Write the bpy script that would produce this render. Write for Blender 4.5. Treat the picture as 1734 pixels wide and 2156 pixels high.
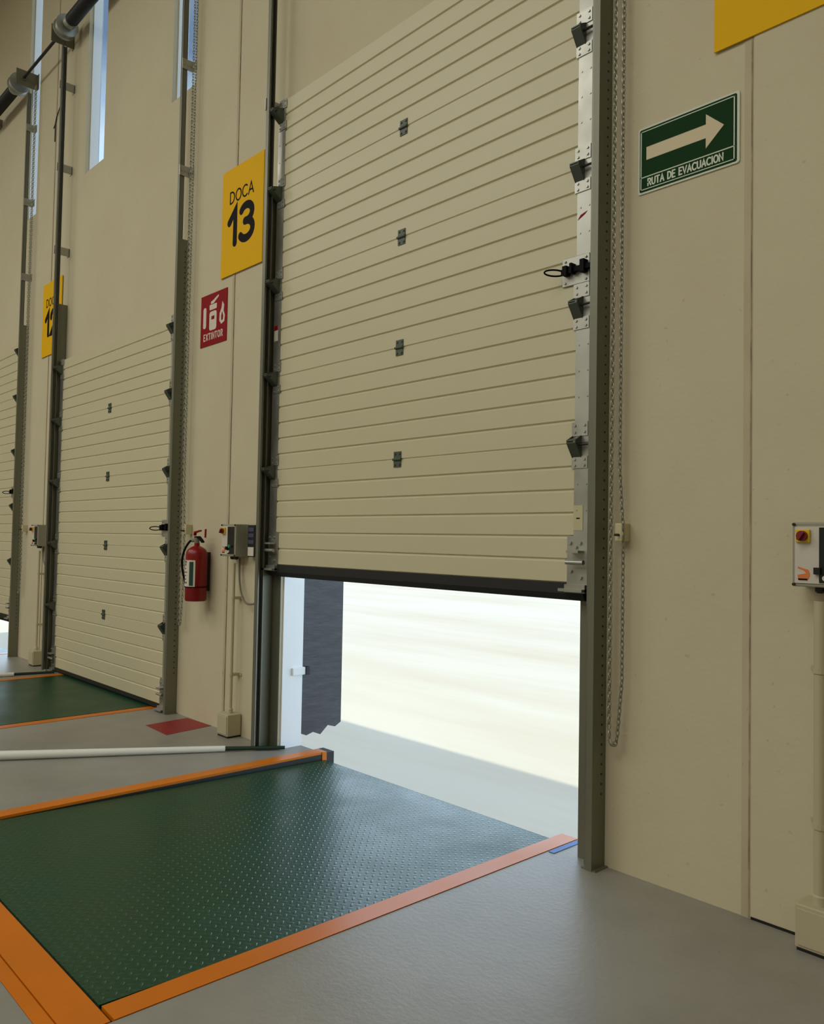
import bpy, bmesh, math, random
from mathutils import Vector, Matrix

for o in list(bpy.data.objects):
    bpy.data.objects.remove(o)
SC = bpy.context.scene
COL = SC.collection
random.seed(7)
PI = math.pi

# ------------------------------------------------------------------ camera
CAM_POS = Vector((0.0, -3.4128, 1.55))
YAW, PITCH, ROLL = math.radians(47.28866), math.radians(1.92741), math.radians(1.04504)
fw = Vector((-math.sin(YAW) * math.cos(PITCH), math.cos(YAW) * math.cos(PITCH), math.sin(PITCH)))
rt = Vector((math.cos(YAW), math.sin(YAW), 0))
up = rt.cross(fw)
r2 = rt * math.cos(ROLL) + up * math.sin(ROLL)
u2 = -rt * math.sin(ROLL) + up * math.cos(ROLL)
cd = bpy.data.cameras.new('camera')
cam = bpy.data.objects.new('camera', cd)
COL.objects.link(cam)
cam.matrix_world = Matrix(((r2.x, u2.x, -fw.x, CAM_POS.x), (r2.y, u2.y, -fw.y, CAM_POS.y),
                           (r2.z, u2.z, -fw.z, CAM_POS.z), (0, 0, 0, 1)))
cd.sensor_fit = 'HORIZONTAL'
cd.sensor_width = 36.0
cd.lens = 36.0 * 1729.18 / 1734.0
cd.clip_start, cd.clip_end = 0.05, 500
SC.camera = cam

# ------------------------------------------------------------------ light and exposure
SUN_ENERGY = 1.8
SKY_STRENGTH = 1.0
LAMP_POWER = 265.0
SC.view_settings.view_transform = 'Standard'
SC.view_settings.look = 'None'
SC.view_settings.exposure = 0.0
SC.view_settings.gamma = 1.0
SC.view_settings.use_curve_mapping = False

w = bpy.data.worlds.new('sky')
SC.world = w
w.use_nodes = True
nt = w.node_tree
nt.nodes.clear()
out = nt.nodes.new('ShaderNodeOutputWorld')
bg = nt.nodes.new('ShaderNodeBackground')
tc = nt.nodes.new('ShaderNodeTexCoord')
mp = nt.nodes.new('ShaderNodeMapping')
mp.inputs['Scale'].default_value = (1.0, 1.0, 1.8)
nz = nt.nodes.new('ShaderNodeTexNoise')
nz.inputs['Scale'].default_value = 3.2
nz.inputs['Detail'].default_value = 7
nz.inputs['Roughness'].default_value = 0.6
rp = nt.nodes.new('ShaderNodeValToRGB')
rp.color_ramp.elements[0].position = 0.47
rp.color_ramp.elements[0].color = (0.26, 0.40, 0.64, 1)
rp.color_ramp.elements[1].position = 0.60
rp.color_ramp.elements[1].color = (0.72, 0.76, 0.80, 1)
nt.links.new(tc.outputs['Generated'], mp.inputs['Vector'])
nt.links.new(mp.outputs['Vector'], nz.inputs['Vector'])
nt.links.new(nz.outputs['Fac'], rp.inputs['Fac'])
# the sky is brighter and whiter low over the horizon
sx_ = nt.nodes.new('ShaderNodeSeparateXYZ')
nt.links.new(tc.outputs['Generated'], sx_.inputs[0])
hz = nt.nodes.new('ShaderNodeMapRange')
hz.inputs['From Min'].default_value = 0.28
hz.inputs['From Max'].default_value = 0.50
hz.inputs['To Min'].default_value = 1.0
hz.inputs['To Max'].default_value = 0.0
nt.links.new(sx_.outputs[2], hz.inputs['Value'])
hm = nt.nodes.new('ShaderNodeMix')
hm.data_type = 'RGBA'
hm.inputs['B'].default_value = (2.5, 3.2, 3.9, 1)
nt.links.new(hz.outputs['Result'], hm.inputs['Factor'])
nt.links.new(rp.outputs['Color'], hm.inputs['A'])
nt.links.new(hm.outputs['Result'], bg.inputs['Color'])
bg.inputs['Strength'].default_value = SKY_STRENGTH
nt.links.new(bg.outputs['Background'], out.inputs['Surface'])

sd = bpy.data.lights.new('sun', 'SUN')
sd.energy = SUN_ENERGY
sd.angle = math.radians(0.6)
sd.color = (1.0, 0.97, 0.78)
sun = bpy.data.objects.new('sun', sd)
COL.objects.link(sun)
sun.location = (0, -10, 30)
# sun stands high behind the building: its shadow ends about four metres out on the yard
sun.rotation_euler = Vector((0.0, 4.0, -11.0)).to_track_quat('-Z', 'Y').to_euler()

# high-bay lighting rows under the hall roof
for i, (lx, ly) in enumerate([(-2.0, -7.5), (-9.0, -7.5), (-16.0, -7.5), (-2.0, -14.0), (-9.0, -14.0), (-16.0, -14.0)]):
    ld = bpy.data.lights.new('hall_light', 'AREA')
    ld.shape = 'RECTANGLE'
    ld.size, ld.size_y = 5.0, 4.0
    ld.energy = LAMP_POWER
    ld.color = (1.0, 0.975, 0.88)
    lo = bpy.data.objects.new('hall_light', ld)
    COL.objects.link(lo)
    lo.location = (lx, ly, 9.3)

# ------------------------------------------------------------------ materials
def lin(c):
    return tuple(((v / 255) / 12.92 if v / 255 <= 0.04045 else ((v / 255 + 0.055) / 1.055) ** 2.4) for v in c) + (1,)

def mat(name, rgb, rough=0.5, metal=0.0, var=0.0, vscale=3.0, bump=0.0, bscale=60.0, spec=0.5, stretch=(1, 1, 1), rvar=0.0, detail=6):
    m = bpy.data.materials.new(name)
    m.use_nodes = True
    n = m.node_tree.nodes
    L = m.node_tree.links
    b = n['Principled BSDF']
    c = lin(rgb)
    b.inputs['Base Color'].default_value = c
    b.inputs['Roughness'].default_value = rough
    b.inputs['Metallic'].default_value = metal
    b.inputs['Specular IOR Level'].default_value = spec
    t = n.new('ShaderNodeTexCoord')
    mpp = n.new('ShaderNodeMapping')
    mpp.inputs['Scale'].default_value = stretch
    L.new(t.outputs['Object'], mpp.inputs['Vector'])
    if var or rvar:
        z = n.new('ShaderNodeTexNoise')
        z.inputs['Scale'].default_value = vscale
        z.inputs['Detail'].default_value = detail
        z.inputs['Roughness'].default_value = 0.6
        L.new(mpp.outputs['Vector'], z.inputs['Vector'])
        r = n.new('ShaderNodeMapRange')
        r.inputs['From Min'].default_value = 0.3
        r.inputs['From Max'].default_value = 0.7
        r.inputs['To Min'].default_value = 1 - var
        r.inputs['To Max'].default_value = 1 + var
        L.new(z.outputs['Fac'], r.inputs['Value'])
        x = n.new('ShaderNodeVectorMath')
        x.operation = 'SCALE'
        x.inputs[0].default_value = c[:3]
        L.new(r.outputs['Result'], x.inputs['Scale'])
        L.new(x.outputs['Vector'], b.inputs['Base Color'])
        if rvar:
            q = n.new('ShaderNodeMapRange')
            q.inputs['From Min'].default_value = 0.3
            q.inputs['From Max'].default_value = 0.7
            q.inputs['To Min'].default_value = rough - rvar
            q.inputs['To Max'].default_value = rough + rvar
            L.new(z.outputs['Fac'], q.inputs['Value'])
            L.new(q.outputs['Result'], b.inputs['Roughness'])
    if bump:
        z2 = n.new('ShaderNodeTexNoise')
        z2.inputs['Scale'].default_value = bscale
        z2.inputs['Detail'].default_value = 4
        L.new(mpp.outputs['Vector'], z2.inputs['Vector'])
        bp = n.new('ShaderNodeBump')
        bp.inputs['Strength'].default_value = bump
        bp.inputs['Distance'].default_value = 0.004
        L.new(z2.outputs['Fac'], bp.inputs['Height'])
        L.new(bp.outputs['Normal'], b.inputs['Normal'])
    return m

def concrete(name, rgb, dark, rough, speck=0.0, stretch=(1, 1, 1), sc=0.8, amount=0.55):
    """painted or bare concrete: cloudy stains, fine grain and small pits"""
    m = mat(name, rgb, rough, bump=0.25, bscale=45, rvar=0)
    n = m.node_tree.nodes
    L = m.node_tree.links
    b = n['Principled BSDF']
    mpp = [q for q in n if q.type == 'MAPPING'][0]
    mpp.inputs['Scale'].default_value = stretch
    z = n.new('ShaderNodeTexNoise')
    z.inputs['Scale'].default_value = sc
    z.inputs['Detail'].default_value = 10
    z.inputs['Roughness'].default_value = 0.68
    L.new(mpp.outputs['Vector'], z.inputs['Vector'])
    r = n.new('ShaderNodeMapRange')
    r.inputs['From Min'].default_value = 0.40
    r.inputs['From Max'].default_value = 0.72
    r.inputs['To Max'].default_value = amount
    L.new(z.outputs['Fac'], r.inputs['Value'])
    mx = n.new('ShaderNodeMix')
    mx.data_type = 'RGBA'
    mx.inputs['A'].default_value = lin(rgb)
    mx.inputs['B'].default_value = lin(dark)
    L.new(r.outputs['Result'], mx.inputs['Factor'])
    last = mx.outputs['Result']
    if speck:
        v = n.new('ShaderNodeTexNoise')
        v.inputs['Scale'].default_value = 26
        v.inputs['Detail'].default_value = 2
        L.new(mpp.outputs['Vector'], v.inputs['Vector'])
        q = n.new('ShaderNodeMapRange')
        q.inputs['From Min'].default_value = 0.70
        q.inputs['From Max'].default_value = 0.76
        q.inputs['To Max'].default_value = speck
        L.new(v.outputs['Fac'], q.inputs['Value'])
        m2 = n.new('ShaderNodeMix')
        m2.data_type = 'RGBA'
        m2.inputs['B'].default_value = lin(tuple(int(k * 0.6) for k in dark))
        L.new(last, m2.inputs['A'])
        L.new(q.outputs['Result'], m2.inputs['Factor'])
        last = m2.outputs['Result']
    L.new(last, b.inputs['Base Color'])
    return m

def deck_plate(name, rgb):
    """green painted checker plate: small raised lozenges in alternating directions, dust in patches"""
    m = mat(name, rgb, 0.30, spec=0.48)
    n = m.node_tree.nodes
    L = m.node_tree.links
    b = n['Principled BSDF']
    t = [q for q in n if q.type == 'TEX_COORD'][0]
    sp = n.new('ShaderNodeSeparateXYZ')
    L.new(t.outputs['Object'], sp.inputs[0])
    P = 0.046
    def M(op, a, bb=None, c=None):
        k = n.new('ShaderNodeMath')
        k.operation = op
        for i, v in enumerate((a, bb, c)):
            if v is None:
                continue
            if isinstance(v, (int, float)):
                k.inputs[i].default_value = v
            else:
                L.new(v, k.inputs[i])
        return k.outputs[0]
    def lozenge(off, flip):
        fx = M('SUBTRACT', M('FRACT', M('MULTIPLY_ADD', sp.outputs[0], 1 / P, off)), 0.5)
        fy = M('SUBTRACT', M('FRACT', M('MULTIPLY_ADD', sp.outputs[1], 1 / P, off)), 0.5)
        a = M('MULTIPLY', M('ADD', fx, fy), 0.707 / (0.36 if flip else 0.13))
        c = M('MULTIPLY', M('SUBTRACT', fx, fy), 0.707 / (0.13 if flip else 0.36))
        d = M('ADD', M('MULTIPLY', a, a), M('MULTIPLY', c, c))
        k = n.new('ShaderNodeMapRange')
        k.inputs['From Min'].default_value = 1.0
        k.inputs['From Max'].default_value = 0.3
        L.new(d, k.inputs['Value'])
        return k.outputs['Result']
    h = M('MAXIMUM', lozenge(0.0, True), lozenge(0.5, False))
    bp = n.new('ShaderNodeBump')
    bp.inputs['Strength'].default_value = 0.8
    bp.inputs['Distance'].default_value = 0.0022
    L.new(h, bp.inputs['Height'])
    L.new(bp.outputs['Normal'], b.inputs['Normal'])
    z = n.new('ShaderNodeTexNoise')
    z.inputs['Scale'].default_value = 1.6
    z.inputs['Detail'].default_value = 9
    z.inputs['Roughness'].default_value = 0.65
    L.new(t.outputs['Object'], z.inputs['Vector'])
    r = n.new('ShaderNodeMapRange')
    r.inputs['From Min'].default_value = 0.42
    r.inputs['From Max'].default_value = 0.75
    r.inputs['To Max'].default_value = 0.25
    L.new(z.outputs['Fac'], r.inputs['Value'])
    mx = n.new('ShaderNodeMix')
    mx.data_type = 'RGBA'
    mx.inputs['A'].default_value = lin(rgb)
    mx.inputs['B'].default_value = lin((22, 84, 58))
    L.new(r.outputs['Result'], mx.inputs['Factor'])
    # paint a little lighter on the raised lozenges
    m2 = n.new('ShaderNodeMix')
    m2.data_type = 'RGBA'
    m2.inputs['B'].default_value = lin((16, 84, 56))
    L.new(mx.outputs['Result'], m2.inputs['A'])
    L.new(M('MULTIPLY', h, 0.35), m2.inputs['Factor'])
    L.new(m2.outputs['Result'], b.inputs['Base Color'])
    q = n.new('ShaderNodeMapRange')
    q.inputs['From Min'].default_value = 0.3
    q.inputs['From Max'].default_value = 0.7
    q.inputs['To Min'].default_value = 0.30
    q.inputs['To Max'].default_value = 0.46
    L.new(z.outputs['Fac'], q.inputs['Value'])
    L.new(q.outputs['Result'], b.inputs['Roughness'])
    return m

def glass(name):
    m = bpy.data.materials.new(name)
    m.use_nodes = True
    n = m.node_tree.nodes
    L = m.node_tree.links
    n.clear()
    o = n.new('ShaderNodeOutputMaterial')
    t = n.new('ShaderNodeBsdfTransparent')
    t.inputs['Color'].default_value = (0.72, 0.75, 0.77, 1)
    g = n.new('ShaderNodeBsdfGlossy')
    g.inputs['Roughness'].default_value = 0.02
    x = n.new('ShaderNodeMixShader')
    x.inputs[0].default_value = 0.10
    L.new(t.outputs[0], x.inputs[1])
    L.new(g.outputs[0], x.inputs[2])
    L.new(x.outputs[0], o.inputs[0])
    return m

MT = dict(
    wall=concrete('cream_wall_paint', (202, 193, 165), (189, 178, 149), 0.75, speck=0.25, sc=0.9),
    wall_out=mat('pale_outer_wall', (205, 204, 200), 0.8, var=0.05),
    joint=concrete('joint_sealant', (192, 180, 154), (164, 148, 122), 0.8, speck=0.7, sc=3.0, stretch=(1, 1, 0.4), amount=0.6),
    floor=concrete('hall_floor_concrete', (148, 145, 136), (114, 110, 100), 0.40, speck=0.15, sc=0.75, amount=0.75),
    yard=concrete('yard_concrete', (226, 219, 203), (200, 181, 150), 0.85, speck=0.0, sc=0.16, stretch=(0.35, 2.0, 1), amount=0.6),
    ceiling=mat('ceiling_sheet', (205, 205, 198), 0.7),
    panel=mat('cream_door_panel', (204, 197, 166), 0.42, var=0.02, vscale=1.2),
    galv=mat('galvanised_steel', (176, 176, 168), 0.40, 0.75, var=0.10, vscale=6, rvar=0.1),
    angle=mat('dull_galvanised_angle', (122, 122, 106), 0.45, 0.45, var=0.08, vscale=2.0, stretch=(1, 1, 0.3)),
    track=mat('roller_track_steel', (122, 122, 112), 0.42, 0.6, var=0.06, vscale=2),
    bracket=mat('dull_bracket_steel', (84, 92, 82), 0.5, 0.35),
    dark=mat('dark_steel', (48, 48, 44), 0.45, 0.5),
    black=mat('black_rubber', (24, 24, 24), 0.6),
    shaft=mat('black_oiled_steel', (16, 16, 16), 0.55),
    chain=mat('chain_steel', (150, 150, 135), 0.4, 0.6),
    cream=mat('cream_plastic', (196, 188, 150), 0.5),
    yellow=mat('yellow_sign_sheet', (232, 180, 0), 0.6, spec=0.15),
    ink=mat('black_sign_ink', (12, 12, 16), 0.6, spec=0.1),
    red=mat('red_sign_sheet', (140, 8, 20), 0.6, spec=0.15),
    white=mat('white_sign_print', (214, 205, 190), 0.5),
    green=mat('green_sign_sheet', (3, 52, 12), 0.6, spec=0.12),
    signedge=mat('pale_sign_edge', (205, 212, 196), 0.5),
    arrow=mat('pale_arrow_print', (206, 193, 158), 0.5),
    extred=mat('red_extinguisher_paint', (132, 0, 4), 0.34),
    label=mat('white_label_paper', (214, 208, 196), 0.6),
    labelgreen=mat('dark_green_label_print', (16, 60, 44), 0.6),
    boxgrey=mat('grey_box_steel', (150, 148, 130), 0.5),
    boxwhite=mat('white_front_panel', (204, 198, 186), 0.5),
    boxblack=mat('black_keypad', (10, 10, 12), 0.4),
    swyellow=mat('yellow_switch_plate', (222, 184, 12), 0.5),
    swred=mat('dark_red_switch_knob', (120, 24, 36), 0.45),
    btngreen=mat('green_button', (30, 150, 90), 0.4),
    orange=mat('orange_print', (222, 120, 60), 0.6),
    conduit=mat('cream_painted_conduit', (184, 175, 146), 0.5),
    cable=mat('grey_cable_sheath', (118, 114, 98), 0.6),
    deck=deck_plate('green_checker_plate', (4, 56, 30)),
    yellowpaint=mat('orange_yellow_floor_paint', (204, 110, 0), 0.34, spec=0.35, var=0.08, vscale=2.5, rvar=0.08),
    redpaint=mat('red_floor_paint', (140, 34, 36), 0.5, var=0.10, vscale=9),
    tape=mat('blue_tape', (58, 112, 190), 0.5),
    pole=mat('white_painted_pole', (224, 222, 210), 0.45),
    polegreen=mat('dark_green_pole_end', (18, 44, 28), 0.45),
    pad=mat('black_shelter_fabric', (62, 62, 66), 0.55, var=0.35, vscale=5, stretch=(1, 1, 5), bump=0.5, bscale=14),
    frame=mat('white_window_frame', (240, 243, 244), 0.45),
    glass=glass('tinted_window_glass'),
)

CRACK = concrete('joint_crack', (176, 162, 134), (84, 66, 48), 0.85, speck=0.9, sc=5.0, stretch=(1, 1, 0.6), amount=1.0)

# ------------------------------------------------------------------ mesh helpers
class MB:
    def __init__(s):
        s.v, s.f = [], []
    def add(s, vs, fs):
        k = len(s.v)
        s.v += [tuple(p) for p in vs]
        s.f += [tuple(i + k for i in f) for f in fs]
        return s
    def box(s, x0, x1, y0, y1, z0, z1):
        return s.add([(x0, y0, z0), (x1, y0, z0), (x1, y1, z0), (x0, y1, z0), (x0, y0, z1), (x1, y0, z1), (x1, y1, z1), (x0, y1, z1)],
                     [(0, 3, 2, 1), (4, 5, 6, 7), (0, 1, 5, 4), (1, 2, 6, 5), (2, 3, 7, 6), (3, 0, 4, 7)])
    def prism(s, poly, axis, a, b):
        """polygon extruded along an axis from a to b; poly in the other two axes (x: yz, y: xz, z: xy)"""
        def P(q, t):
            return {'x': (t, q[0], q[1]), 'y': (q[0], t, q[1]), 'z': (q[0], q[1], t)}[axis]
        n = len(poly)
        vs = [P(q, a) for q in poly] + [P(q, b) for q in poly]
        fs = [tuple(range(n))[::-1], tuple(range(n, 2 * n))] + [(i, (i + 1) % n, n + (i + 1) % n, n + i) for i in range(n)]
        return s.add(vs, fs)
    def tube(s, pts, r, n=10, closed=False):
        pts = [Vector(p) for p in pts]
        m = len(pts)
        rr = r if isinstance(r, (list, tuple)) else [r] * m
        rings = []
        ref = None
        for i, p in enumerate(pts):
            if closed:
                d = (pts[(i + 1) % m] - pts[i - 1])
            else:
                d = pts[min(i + 1, m - 1)] - pts[max(i - 1, 0)]
            d.normalize()
            if ref is None:
                ref = Vector((0, 0, 1)) if abs(d.z) < 0.9 else Vector((1, 0, 0))
            a = (ref - d * ref.dot(d)).normalized()
            ref = a
            b = d.cross(a)
            rings.append([p + (a * math.cos(2 * PI * k / n) + b * math.sin(2 * PI * k / n)) * rr[i] for k in range(n)])
        vs = [q for g in rings for q in g]
        fs = []
        for i in range(m if closed else m - 1):
            j = (i + 1) % m
            for k in range(n):
                fs.append((i * n + k, i * n + (k + 1) % n, j * n + (k + 1) % n, j * n + k))
        if not closed:
            fs += [tuple(range(n))[::-1], tuple(range((m - 1) * n, m * n))]
        return s.add(vs, fs)
    def cyl(s, p0, p1, r, n=20):
        return s.tube([p0, p1], r, n)
    def lathe(s, prof, n=28, c=(0, 0, 0)):
        vs, fs = [], []
        for (r, z) in prof:
            vs += [(c[0] + r * math.cos(2 * PI * k / n), c[1] + r * math.sin(2 * PI * k / n), c[2] + z) for k in range(n)]
        for i in range(len(prof) - 1):
            for k in range(n):
                fs.append((i * n + k, i * n + (k + 1) % n, (i + 1) * n + (k + 1) % n, (i + 1) * n + k))
        fs += [tuple(range(n))[::-1], tuple(range((len(prof) - 1) * n, len(prof) * n))]
        return s.add(vs, fs)
    def grid(s, us, vs_, hole, axis, a, b):
        """slab in cells with holes; only outer faces are made. axis 'y': cells in x,z; axis 'z': cells in x,y"""
        def P(u, v, t):
            return (u, t, v) if axis == 'y' else (u, v, t)
        def solid(i, j):
            return 0 <= i < len(us) - 1 and 0 <= j < len(vs_) - 1 and not hole((us[i] + us[i + 1]) / 2, (vs_[j] + vs_[j + 1]) / 2)
        for i in range(len(us) - 1):
            for j in range(len(vs_) - 1):
                if not solid(i, j):
                    continue
                u0, u1, v0, v1 = us[i], us[i + 1], vs_[j], vs_[j + 1]
                q = [P(u0, v0, a), P(u1, v0, a), P(u1, v1, a), P(u0, v1, a), P(u0, v0, b), P(u1, v0, b), P(u1, v1, b), P(u0, v1, b)]
                f = [(3, 2, 1, 0), (4, 5, 6, 7)]
                if not solid(i, j - 1): f.append((0, 1, 5, 4))
                if not solid(i + 1, j): f.append((1, 2, 6, 5))
                if not solid(i, j + 1): f.append((2, 3, 7, 6))
                if not solid(i - 1, j): f.append((3, 0, 4, 7))
                s.add(q, f)
        return s
    def build(s, name, m, parent=None, loc=(0, 0, 0), smooth=False, bevel=0.0, rot=None):
        me = bpy.data.meshes.new(name)
        me.from_pydata(s.v, [], s.f)
        bm = bmesh.new()
        bm.from_mesh(me)
        bmesh.ops.remove_doubles(bm, verts=bm.verts, dist=1e-6)
        bmesh.ops.recalc_face_normals(bm, faces=bm.faces)
        bm.to_mesh(me)
        bm.free()
        for mm in (m if isinstance(m, (list, tuple)) else [m]):
            me.materials.append(mm)
        if smooth:
            for p in me.polygons:
                p.use_smooth = True
            me.set_sharp_from_angle(angle=math.radians(40))
        o = bpy.data.objects.new(name, me)
        COL.objects.link(o)
        o.location = loc
        if rot:
            o.rotation_euler = rot
        if parent:
            o.parent = parent
        if bevel:
            bv = o.modifiers.new('bevel', 'BEVEL')
            bv.width = bevel
            bv.segments = 2
            bv.limit_method = 'ANGLE'
        return o

def tag(o, label=None, cat=None, group=None, kind=None):
    if label: o['label'] = label
    if cat: o['category'] = cat
    if group: o['group'] = group
    if kind: o['kind'] = kind
    return o

def thing(name, label, cat, loc=(0, 0, 0), group=None):
    o = bpy.data.objects.new(name, None)
    COL.objects.link(o)
    o.location = loc
    o.empty_display_size = 0.1
    return tag(o, label, cat, group)

def copy_tree(o, parent=None):
    c = o.copy()
    COL.objects.link(c)
    c.parent = parent
    for ch in list(o.children):
        copy_tree(ch, c)
    return c

def arc(cx, cy, rx, ry, a0, a1, n=12):
    return [(cx + rx * math.cos(math.radians(a0 + (a1 - a0) * i / n)), cy + ry * math.sin(math.radians(a0 + (a1 - a0) * i / n))) for i in range(n + 1)]

# stroke lettering, unit cap height
GL = {
    'A': (0.72, [[(0.02, 0), (0.36, 1), (0.70, 0)], [(0.16, 0.34), (0.56, 0.34)]]),
    'C': (0.72, [arc(0.42, 0.5, 0.40, 0.5, 50, 310)]),
    'D': (0.70, [[(0.04, 0), (0.04, 1)], [(0.04, 1)] + arc(0.24, 0.5, 0.42, 0.5, 90, -90) + [(0.04, 0)]]),
    'E': (0.58, [[(0.54, 1), (0.04, 1), (0.04, 0), (0.54, 0)], [(0.04, 0.52), (0.48, 0.52)]]),
    'I': (0.16, [[(0.08, 0), (0.08, 1)]]),
    'N': (0.70, [[(0.04, 0), (0.04, 1), (0.66, 0), (0.66, 1)]]),
    'O': (0.80, [arc(0.40, 0.5, 0.38, 0.5, 90, 450, 20)]),
    'R': (0.64, [[(0.04, 0), (0.04, 1), (0.32, 1)] + arc(0.32, 0.75, 0.26, 0.25, 90, -90, 8) + [(0.04, 0.5)], [(0.30, 0.5), (0.60, 0)]]),
    'T': (0.64, [[(0.0, 1), (0.64, 1)], [(0.32, 1), (0.32, 0)]]),
    'U': (0.68, [[(0.04, 1)] + arc(0.34, 0.32, 0.30, 0.32, 180, 360, 10) + [(0.64, 1)]]),
    'V': (0.68, [[(0.0, 1), (0.34, 0), (0.68, 1)]]),
    'X': (0.66, [[(0.02, 1), (0.64, 0)], [(0.64, 1), (0.02, 0)]]),
    '1': (0.36, [[(0.02, 0.68), (0.28, 0.97), (0.28, 0.03)]]),
    '2': (0.62, [[(0.06, 0.70)] + arc(0.31, 0.72, 0.26, 0.26, 170, -30, 12) + [(0.06, 0.03), (0.60, 0.03)]]),
    '3': (0.60, [arc(0.29, 0.74, 0.25, 0.23, 150, -80, 12) + [(0.24, 0.52)], [(0.24, 0.52)] + arc(0.29, 0.27, 0.28, 0.25, 85, -150, 14)]),
    '4': (0.66, [[(0.46, 0.03), (0.46, 0.97), (0.04, 0.30), (0.64, 0.30)]]),
    ' ': (0.36, []),
}

def stroke(mb, pts, wd, y0, y1):
    """one flat ribbon along a polyline with mitred bends and round ends, no overlaps"""
    h = wd / 2
    P = [Vector(p) for p in pts]
    P = [p for i, p in enumerate(P) if i == 0 or (p - P[i - 1]).length > 1e-5]
    closed = (P[0] - P[-1]).length < 1e-4
    if closed:
        P = P[:-1]
    n = len(P)
    Lf, Rt = [], []
    for i in range(n):
        a = P[i - 1] if (closed or i > 0) else None
        b = P[(i + 1) % n] if (closed or i < n - 1) else None
        d0 = (P[i] - a).normalized() if a is not None else None
        d1 = (b - P[i]).normalized() if b is not None else None
        d0 = d0 if d0 is not None else d1
        d1 = d1 if d1 is not None else d0
        n0, n1 = Vector((-d0.y, d0.x)), Vector((-d1.y, d1.x))
        m = n0 + n1
        m = m.normalized() if m.length > 1e-4 else n0
        k = h / max(0.45, m.dot(n0))
        Lf.append(P[i] + m * k)
        Rt.append(P[i] - m * k)
    for i in range(n if closed else n - 1):
        j = (i + 1) % n
        q = [Lf[i], Lf[j], Rt[j], Rt[i]]
        vs = [(p.x, y0, p.y) for p in q] + [(p.x, y1, p.y) for p in q]
        mb.add(vs, [(0, 1, 2, 3), (0, 1, 5, 4), (2, 3, 7, 6)])
    if not closed:
        for c, d in ((P[0], P[0] - P[1]), (P[-1], P[-1] - P[-2])):
            a0 = math.atan2(d.y, d.x)
            q = [(c.x + h * math.cos(a0 + math.radians(t)), c.y + h * math.sin(a0 + math.radians(t))) for t in range(-90, 91, 18)]
            m = len(q)
            mb.add([(p[0], y0, p[1]) for p in q] + [(p[0], y1, p[1]) for p in q],
                   [tuple(range(m))] + [(k, k + 1, m + k + 1, m + k) for k in range(m - 1)])

def text(mb, s, cx, z0, cap, wd, y0, y1, sx=1.0, gap=0.16):
    """letters centred on cx with foot at z0, on the wall plane (faces -y)"""
    tot = sum(GL[c][0] for c in s) + gap * (len(s) - 1)
    x = cx - tot * cap * sx / 2
    for c in s:
        gw, st = GL[c]
        for q, line in enumerate(st):
            stroke(mb, [(x + p[0] * cap * sx, z0 + p[1] * cap) for p in line], wd, y0 - 0.0002 * q, y1)
        x += (gw + gap) * cap * sx

# ------------------------------------------------------------------ the setting
DOORS = [-3.77, -8.16, -12.40]               # door centres along the wall
WINDOWS = [(-9.20, -8.68), (-7.10, -6.64), (-11.22, -10.80), (-4.72, -4.22), (-2.66, -2.18)]
XL, XR, YB, ZT = -24.0, 5.0, -22.0, 10.0
OUT_Y = 0.20

us = sorted({XL, XR} | {c + d for c in DOORS for d in (-1.33, 1.33)} | {x for q in WINDOWS for x in q})
zs = [0.0, 3.40, 5.58, 8.90, ZT]
def wall_hole(x, z):
    if z < 3.40 and any(abs(x - c) < 1.33 for c in DOORS): return True
    if 5.58 < z < 8.90 and any(a < x < b for a, b in WINDOWS): return True
    return False
wm = MB().grid(us, zs[:3], wall_hole, 'y', 0.0, OUT_Y)
wm.grid(us, zs[2:], wall_hole, 'y', 0.0, 0.15)            # the wall is thinner above the doors
tag(wm.build('wall_dock', MT['wall']), kind='structure')

LEV_HALF = 1.17
LEV = [c + 0.015 for c in DOORS]
fx = sorted({XL, XR} | {c + d for c in LEV for d in (-LEV_HALF, LEV_HALF)})
fy = [YB, -2.475, OUT_Y]
fl = MB().grid(fx, fy, lambda x, y: y > -2.475 and any(abs(x - c) < LEV_HALF for c in LEV), 'z', -1.2, 0.0)
tag(fl.build('floor', MT['floor']), kind='structure')
tag(MB().box(XL, XR, YB, OUT_Y, ZT, ZT + 0.2).build('ceiling', MT['ceiling']), kind='structure')
tag(MB().box(XL, XR, YB - 0.2, YB, 0, ZT).build('wall_back', MT['wall']), kind='structure')
tag(MB().box(XL - 0.2, XL, YB, OUT_Y, 0, ZT).build('wall_left', MT['wall']), kind='structure')
tag(MB().box(XR, XR + 0.2, YB, OUT_Y, 0, ZT).build('wall_right', MT['wall']), kind='structure')
tag(MB().box(-90, 60, OUT_Y + 0.02, 110, -1.3, -1.2).build('ground', MT['yard']), kind='structure')

# sealed joints between the precast wall panels
for i, (x0, x1) in enumerate([(-1.615, -1.572), (-5.905, -5.870), (-10.185, -10.150)]):
    tag(MB().box(x0, x1, -0.0035, 0.001, 0.0, ZT - 0.1).build('trim_%d' % (i + 1), MT['joint']), kind='structure')
# slightly proud wall panel to the right of the near joint
tag(MB().box(-1.572, XR, -0.006, 0.0, 0.0, ZT - 0.1).build('trim_4', MT['wall']), kind='structure')

for i, (a, b) in enumerate(WINDOWS):
    z0, z1 = 5.58, 8.90
    f = MB()
    t = 0.014
    y0, y1 = 0.045, 0.146
    f.box(a + 0.002, a + t, y0, y1, z0 + 0.002, z1).box(b - t, b - 0.002, y0, y1, z0 + 0.002, z1)
    f.box(a + t, b - t, y0, y1, z0 + 0.002, z0 + t).box(a + t, b - t, y0, y1, z1 - t, z1)
    wo = tag(f.build('window_%d' % (i + 1), MT['frame']), kind='structure')
    MB().box(a + t, b - t, 0.138, 0.142, z0 + t, z1 - t).build('pane', MT['glass'], wo)

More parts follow.
